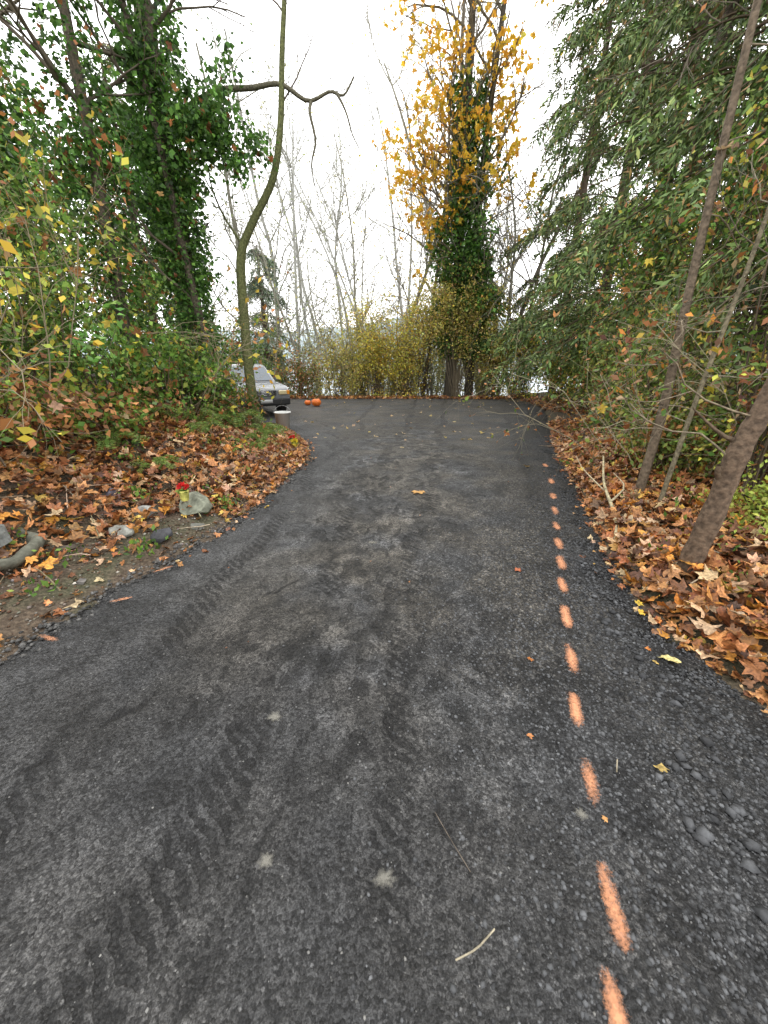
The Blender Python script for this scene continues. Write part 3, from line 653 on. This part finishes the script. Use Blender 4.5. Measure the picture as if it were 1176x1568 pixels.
for (x,y,r,h) in [(3.9,4.0,.13,9),(4.9,5.5,.16,11),(6.0,9.5,.18,12)]:
    a=Acc();tips=[];z=T(x,y);P=spline([(x,y,z-.1),(x+.05,y,z+h*.4),(x+.1,y+.1,z+h)],16)
    tube(a,P,np.linspace(r,r*.4,16),(.09,.07,.05),8)
    for i in range(4,15,2): branch(a,P[i],(R.normal(),R.normal(),.2),1.7,.012,2,(.17,.145,.11),tips,kids=4,wig=.2,up=-.02)
    a.build('cedar_trunk_with_dead_branches',[M_bark])

def cedar(name,x,y,h,r,nb=110,z0=.12,pal=CED,ls=.13,sub=14,zmax=1.,taper=.75,dead=.08):
    a=Acc();z=T(x,y);P=np.array([(x,y,z-.2),(x,y,z+h*.5),(x,y,z+h)])
    tube(a,P,[.22,.15,.03],(.09,.065,.045),8)
    for b in range(nb):
        f=z0+(zmax-z0)*R.rand();L=r*(1.05-f*taper)*R.uniform(.5,1.2);an=R.rand()*6.28
        d_=np.array([math.cos(an),math.sin(an),0]);s0=np.array([x,y,z+h*f])
        Q=spline([s0,s0+d_*L*.5+[0,0,-.05*L],s0+d_*L+[0,0,-.32*L]],10)
        tube(a,Q,np.linspace(.03,.006,10),(.13,.095,.065),3)
        if R.rand()<dead and f>.2:
            tt=[];
            for q in range(5): branch(a,Q[R.randint(3,9)],d_+R.normal(size=3)*.5,.9,.009,1,(.2,.17,.13),tt,kids=5,wig=.2,up=-.05)
            continue
        k=int(sub*L/r*1.6)+4
        t=R.uniform(.25,1,k)*8.99;ii=t.astype(int);S=Q[ii]+(Q[ii+1]-Q[ii])*(t-ii)[:,None]
        side=np.cross(d_,[0,0,1])*np.where(R.rand(k)>.5,1,-1)[:,None]
        D=unit(d_*.6+side*R.uniform(.3,1,(k,1))+np.array([0,0,-1])*R.uniform(.3,1.3,(k,1)))
        ln=R.uniform(.3,.75,k);m_=13
        u=np.linspace(.05,1,m_)
        PP=(S[:,None]+D[:,None]*(u[None]*ln[:,None])[...,None]+np.array([0,0,-.12])*(u**2)[None,:,None]).reshape(-1,3)
        s2=unit(np.cross(D,R.normal(size=(k,3))))
        alt=np.where(np.arange(m_)%2,1,-1)
        DD=(D[:,None]*.9+s2[:,None]*alt[None,:,None]*.8).reshape(-1,3)
        tint=np.repeat(1+R.uniform(-.35,.45,(k,1)),m_,0)*R.uniform(.7,1.35)
        leaves(a,PP,ls,np.clip(pick(pal,len(PP),.3)*tint,0,.9),1,dirs=DD,jit=.3,aspect=.28,down=.15)
    a.build(name,[M_twig,M_ced])
cedar('cedar_tree',7.4,12.6,20,3.9,175,.10,ls=.17,zmax=.75)
cedar('cedar_tree',8.3,16.5,22,4.1,165,.09,ls=.19,zmax=.75)
cedar('cedar_tree',6.3,8.2,16,3.3,165,.14,ls=.145,zmax=.7)
cedar('cedar_tree',5.4,5.2,13,2.6,130,.18,ls=.12,zmax=.6)
cedar('cedar_tree',8.4,5.5,13,3,80,.1,ls=.17,zmax=.7)
cedar('cedar_tree',9.0,21.5,21,3.9,120,.07,ls=.22,zmax=.75)
cedar('cedar_tree',11.5,11,17,3.5,60,.03,ls=.24,zmax=.8)
cedar('cedar_tree',-7,25,9,2.2,90,.03,pal=[((.20,.26,.17),2),((.15,.21,.13),2)],ls=.18,dead=0)  # far evergreen: haze painted in as a paler, greyer palette
cedar('cedar_tree',-10.5,19.5,13,3,100,.03,ls=.22)
cedar('cedar_tree',-11.5,12,12,3.2,80,.05,ls=.22)

# ---------------------------------------------------------------- shrubs
def shrub(name,c,rad,nc,per,cr,size,pal,**k):
    a=Acc();b=(c[0],c[1],T(c[0],c[1]));cloud(a,(c[0],c[1],b[2]+c[2]),rad,nc,per,cr,size,pal,0,base=b,**k);return a.build(name,[M_leaf,M_twig])
BL=LIT[:4]+YEL[:1]
GY=GRN+[((.5,.46,.07),2.5),((.35,.38,.08),2)]
S=[(-3.8,3.4,.9,.9,.9,.9,60,42,.16,.065,MIX),(-4.3,5.0,1.2,1.0,1.2,1.1,76,48,.18,.075,GY),(-3.7,6.6,.7,.8,.9,.6,60,46,.15,.08,GRN),
(-5.4,4.0,2.0,1.2,1.3,1.7,86,48,.22,.08,GY),(-5.2,6.6,1.7,1.1,1.2,1.4,80,50,.2,.085,GRN),(-6.6,5.6,2.6,1.5,1.6,2.0,90,50,.28,.095,GY),
(-4.6,2.2,1.5,.9,1.2,1.5,84,44,.2,.07,MIX+BRN[:1]),(-3.9,8.0,.8,.7,.8,.7,64,48,.15,.085,GRN),(-3.5,1.6,.4,.7,.8,.5,50,40,.14,.06,BRN),
(-7.8,8.2,3.0,1.8,1.6,2.4,80,60,.3,.12,MIX),(-4.3,10.3,1.2,1.1,.9,1.3,60,50,.2,.1,GRN+BRN[:1]),(-6,10,2,1.5,1.2,2,64,50,.25,.12,MIX)]
for q in S: shrub('leafy_shrub',q[:3],q[3:6],q[6],q[7],q[8],q[9],q[10],big=(65,.085,BL))
for q in [(-4.1,3.6,.45,.9,1.0,.25,60,40,.13,.08,BRN),(-3.6,5.2,.3,.8,1.2,.2,60,40,.13,.08,BRN+GRN[:2]),(-3.4,8.6,.4,.5,.8,.35,40,40,.12,.08,BRN+GRN[:2]),(-4.6,3,1.0,1,1,.4,46,32,.16,.08,BRN)]:
    shrub('withered_shrub',q[:3],q[3:6],q[6],q[7],q[8],q[9],q[10],big=(50,.08,BL))
shrub('laurel_shrub',(-4.0,5.3,.95),(.7,.7,.4),30,18,.13,.11,[((.17,.34,.08),3),((.26,.42,.12),1)],aspect=.45)
DK=[((.11,.16,.035),3),((.15,.22,.045),3),((.25,.30,.07),2),((.42,.20,.07),1.1),((.44,.38,.10),1.2)]
S=[(3.9,3.3,.8,.7,.9,.9,64,44,.16,.06,GY),(3.8,5.0,1.1,.8,1.0,1.2,96,48,.18,.065,DK),(4.7,7.2,1.2,.8,1.2,1.4,96,50,.2,.085,DK),(4.4,3.8,2.3,1.0,1.2,1.2,96,48,.22,.065,MIX),
(6.0,10.2,1.4,.9,1.3,1.6,96,48,.25,.1,DK),(7.2,14,1.7,1.1,1.5,1.9,96,48,.25,.12,DK),(8.1,18,1.9,1.4,1.5,2.1,96,48,.28,.14,DK+YEL[:1]),(4.6,5.5,3.0,1.0,1.2,1.6,90,48,.22,.07,MIX),(3.5,4.6,.5,.5,1.,.4,54,44,.14,.06,DK),(5.2,8.6,3.2,.9,1.2,1.5,76,42,.25,.09,MIX),(3.6,3.6,3.0,.7,.8,1.0,50,36,.2,.06,GY)]
for q in S: shrub('leafy_shrub',q[:3],q[3:6],q[6],q[7],q[8],q[9],q[10],big=(90,.08,BL))
shrub('yellow_green_shrub',(3.3,2.9,.15),(.5,.5,.2),50,50,.1,.045,[((.38,.42,.08),2),((.25,.32,.06),2)])
for (x,y,s_) in [(3.2,4.6,1.),(3.5,5.6,1.2),(3.6,4.2,1.3)]:
    a=Acc();tips=[];z=T(x,y)
    for k in range(5):
        an=R.rand()*6.28;branch(a,(x+R.normal()*.1,y+R.normal()*.1,z),(math.cos(an)*.5-.05,math.sin(an)*.5,1),1.7*s_,.007,2,(.34,.30,.2),tips,kids=5,wig=.2,up=-.03,spread=1.1,cl=.5)
    tp=np.array(tips);n=220;leaves(a,tp[R.randint(0,len(tp),n)],.07,pick(LIT+GRN,n),1,down=.6)
    a.build('bare_twiggy_shrub',[M_twig,M_leaf])
for (x,y,s_) in [(-3.9,4.4,1.1),(-4.6,6.2,1.3),(-3.8,3.0,1.),(-3.6,7.4,1.)]:
    a=Acc();tips=[];z=T(x,y)
    for k in range(5):
        an=R.rand()*6.28;branch(a,(x,y,z),(math.cos(an)*.5+.1,math.sin(an)*.5,1),2.*s_,.009,2,(.26,.22,.14),tips,kids=5,wig=.2,up=-.03,spread=1.1,cl=.5)
    tp=np.array(tips);n=190;leaves(a,tp[R.randint(0,len(tp),n)],.09,pick(YEL+YEL+LIT[:3],n),1,down=.6)
    a.build('bare_twiggy_shrub',[M_twig,M_leaf])
S=[(-4.5,21.6,1.2,1.2,.6,1.2,70,42,.25,.11,BRN+DK[:1]),(-2.4,22,1.8,1.3,.7,1.9,96,44,.25,.11,OLV),(-.4,22,2.2,1.2,.7,2.2,120,44,.25,.11,YEL+OLV),(1.2,21.9,2.0,1.1,.7,2.2,120,44,.25,.11,YEL+OLV),
(5.9,21.6,2.1,1.0,.7,2.3,110,44,.25,.11,OLV),(7.3,20.9,2.2,1.0,.8,2.4,110,48,.25,.12,DK+YEL[:1]),(-7.5,22.2,1.6,1.6,.8,1.8,80,46,.28,.12,GRN),(-1.3,23.5,3.6,1.2,.8,1.9,66,40,.32,.11,YEL),(2.2,22.6,4.,1.,.7,2.2,80,42,.32,.11,OLV+YEL)]
for q in S: shrub('autumn_bush',q[:3],q[3:6],q[6],q[7],q[8],q[9],q[10],jag=1.4)

# ---------------------------------------------------------------- parked car
def to_obj(bm,name,mat,parent,bev=0,seg=2):
    me=bpy.data.meshes.new(name);bm.to_mesh(me);bm.free();me.materials.append(mat)
    for p in me.polygons:p.use_smooth=True
    o=bpy.data.objects.new(name,me);scene.collection.objects.link(o);o.parent=parent
    if bev:
        b=o.modifiers.new('b','BEVEL');b.width=bev;b.segments=seg;b.limit_method='ANGLE'
        b.harden_normals=True
    return o
def prism(profile,hw,hw_top=None,zt=None):
    bm=bmesh.new();r=[]
    for sg in(-1,1):
        vs=[]
        for (yy,zz) in profile:
            w_=hw
            if hw_top is not None: w_=hw+(hw_top-hw)*max(0,min(1,(zz-zt[0])/(zt[1]-zt[0])))
            vs.append(bm.verts.new((sg*w_,yy,zz)))
        r.append(vs)
    n=len(profile)
    bm.faces.new(r[0]);bm.faces.new(r[1][::-1])
    for i in range(n): bm.faces.new((r[0][i],r[1][i],r[1][(i+1)%n],r[0][(i+1)%n]))
    bmesh.ops.recalc_face_normals(bm,faces=bm.faces);return bm
def box(cx,cy,cz,sx,sy,sz):
    bm=bmesh.new();bmesh.ops.create_cube(bm,size=1)
    for v in bm.verts: v.co=(v.co.x*sx+cx,v.co.y*sy+cy,v.co.z*sz+cz)
    return bm
car=bpy.data.objects.new('parked_car',None);scene.collection.objects.link(car)
paint=plain('car_paint',(.16,.17,.18),.25,0,.6,coat=.8);glass=plain('car_glass',(.12,.14,.16),.08,.3,.8);blk=plain('black_trim',(.02,.02,.02),.6);chrome=plain('chrome',(.6,.6,.6),.2,1)
lamp=plain('headlight_lens',(.65,.55,.32),.15,0,.8);tyr=plain('tyre',(.02,.02,.02),.9);amb=plain('amber_lens',(.8,.3,.03),.3);redl=plain('tail_lens',(.4,.02,.02),.3)
body=[(-2.15,.35),(-2.2,.55),(-2.15,.82),(-2.0,.92),(-.95,1.02),(1.9,1.05),(2.1,.9),(2.15,.4),(1.75,.3),(1.7,.5),(1.5,.68),(1.2,.68),(1.0,.5),(.95,.3),(-.95,.28),(-1.0,.5),(-1.2,.68),(-1.5,.68),(-1.7,.5),(-1.75,.3)]
to_obj(prism(body,.9),'body',paint,car,.05,3)
cab=[(-1.0,1.0),(-.35,1.5),(.0,1.56),(1.4,1.54),(1.85,1.0)]
to_obj(prism(cab,.84,.66,(1.0,1.55)),'cabin',paint,car,.04,3)
def quad(vs,name,mat):
    bm=bmesh.new();bm.faces.new([bm.verts.new(v) for v in vs]);return to_obj(bm,name,mat,car)
quad([(-.72,-.955,1.06),(.72,-.955,1.06),(.62,-.42,1.475),(-.62,-.42,1.475)],'windshield',glass)
for sg in(-1,1):
    quad([(sg*.835,-.8,1.07),(sg*.835,.35,1.07),(sg*.70,.35,1.47),(sg*.70,-.3,1.47)],'side_window_front',glass)
    quad([(sg*.835,.42,1.07),(sg*.835,1.6,1.07),(sg*.70,1.33,1.47),(sg*.70,.42,1.47)],'side_window_rear',glass)
    to_obj(box(sg*.98,-.65,1.1,.16,.1,.12),'mirror',paint,car,.03)
    to_obj(box(sg*.64,-2.17,.74,.3,.1,.13),'headlight',lamp,car,.03)
    to_obj(box(sg*.84,-2.12,.74,.1,.14,.13),'indicator',amb,car,.02)
    to_obj(box(sg*.72,2.13,.8,.2,.06,.25),'tail_light',redl,car,.02)
    for yy in(-1.35,1.35):
        bm=bmesh.new();bmesh.ops.create_cone(bm,cap_ends=True,segments=32,radius1=.34,radius2=.34,depth=.22,matrix=Matrix.Translation((sg*.82,yy,.34))@Matrix.Rotation(math.pi/2,4,'Y'));to_obj(bm,'wheel',tyr,car,.03)
        bm=bmesh.new();bmesh.ops.create_cone(bm,cap_ends=True,segments=10,radius1=.2,radius2=.17,depth=.05,matrix=Matrix.Translation((sg*.93,yy,.34))@Matrix.Rotation(math.pi/2*sg,4,'Y'));to_obj(bm,'rim',chrome,car,.01)
to_obj(box(0,-2.17,.74,.8,.08,.16),'grille',blk,car,.02)
for k in range(4): to_obj(box(0,-2.215,.68+k*.04,.74,.02,.012),'grille_bar',chrome,car)
to_obj(box(0,-2.2,.47,1.75,.16,.2),'front_bumper',blk,car,.04)
to_obj(box(0,-2.29,.5,.42,.02,.11),'licence_plate',plain('plate',(.5,.5,.5),.5),car)
to_obj(box(0,2.17,.47,1.75,.16,.2),'rear_bumper',blk,car,.04)
car.location=(-5.35,15.7,float(zr(15))+.0);car.rotation_euler=(0,0,math.radians(34));car.scale=(1,1,1.12)

bk=bpy.data.objects.new('white_bucket',None);scene.collection.objects.link(bk)
wp=plain('white_plastic',(.75,.75,.72),.4)
bm=bmesh.new()
prof=[(.001,0),(.14,0),(.17,.36),(.185,.36),(.185,.38),(.16,.38),(.13,.03),(.001,.03)]
rings=[]
for r_,z_ in prof: rings.append([bm.verts.new((r_*math.cos(t*.2618),r_*math.sin(t*.2618),z_)) for t in range(24)])
for i in range(len(rings)-1):
    for t in range(24): bm.faces.new((rings[i][t],rings[i][(t+1)%24],rings[i+1][(t+1)%24],rings[i+1][t]))
to_obj(bm,'pail',wp,bk)
ac=Acc();tube(ac,[(.18*math.cos(t),.03,.36+.16*math.sin(t)) for t in np.linspace(0,math.pi,14)],.005,(.4,.4,.4),5);ac.build('handle',[M_rock],parent=bk)
bk.location=(-2.82,10.9,T(-2.82,10.9)+.05);bk.scale=(1.25,1.25,1.2)
def pumpkin(x,y,r):
    e=bpy.data.objects.new('pumpkin',None);scene.collection.objects.link(e)
    bm=bmesh.new();bmesh.ops.create_uvsphere(bm,u_segments=48,v_segments=20,radius=r)
    for v in bm.verts:
        an=math.atan2(v.co.y,v.co.x);rad=math.hypot(v.co.x,v.co.y)/r;k=1-.10*abs(math.cos(an*5))**.6
        v.co.x*=k;v.co.y*=k;v.co.z=v.co.z*.8-(.18*r*(1-rad)**2)*np.sign(v.co.z)
    to_obj(bm,'fruit',plain('pumpkin_skin',(.75,.17,.02),.45),e)
    ac=Acc();tube(ac,spline([(0,0,r*.6),(0,.02,r*.85),(.06,.03,r*1.1)],6),[.045,.035,.03,.03,.028,.03],(.08,.09,.03),7);ac.build('stem',[M_bark],parent=e)
    e.location=(x,y,float(zr(y))+r*.74)
pumpkin(-2.95,17.3,.22);pumpkin(-3.4,17.7,.15)

# ---------------------------------------------------------------- world, sun, camera
wd=bpy.data.worlds.new('World');scene.world=wd;wd.use_nodes=True;nt=wd.node_tree;nt.nodes.clear()
sky=nd(nt,'ShaderNodeTexSky',sky_type='NISHITA');sky.sun_disc=False;sky.sun_elevation=math.radians(40);sky.sun_rotation=math.radians(20);sky.air_density=1.5;sky.dust_density=5
hs=nd(nt,'ShaderNodeHueSaturation');hs.inputs['Saturation'].default_value=.25
mx=nd(nt,'ShaderNodeMixRGB');mx.inputs[0].default_value=.85;mx.inputs[2].default_value=(21.5,21.5,21.6,1)
bg=nd(nt,'ShaderNodeBackground');bg.inputs[1].default_value=.15
o=nd(nt,'ShaderNodeOutputWorld')
nt.links.new(sky.outputs[0],hs.inputs['Color']);nt.links.new(hs.outputs[0],mx.inputs[1]);nt.links.new(mx.outputs[0],bg.inputs[0]);nt.links.new(bg.outputs[0],o.inputs[0])
sl=bpy.data.lights.new('sun','SUN');sl.energy=1.4;sl.angle=math.radians(25);sl.color=(1,.97,.92)
so=bpy.data.objects.new('sun',sl);scene.collection.objects.link(so);so.rotation_euler=(math.radians(50),0,math.radians(180-20))
cd=bpy.data.cameras.new('camera');cam=bpy.data.objects.new('camera',cd);scene.collection.objects.link(cam)
cd.sensor_fit='HORIZONTAL';cd.sensor_width=36;cd.lens=18;cd.clip_end=6000;cd.clip_start=.05
cam.location=(0,0,1.5);cam.rotation_euler=(math.radians(68),0,0);scene.camera=cam
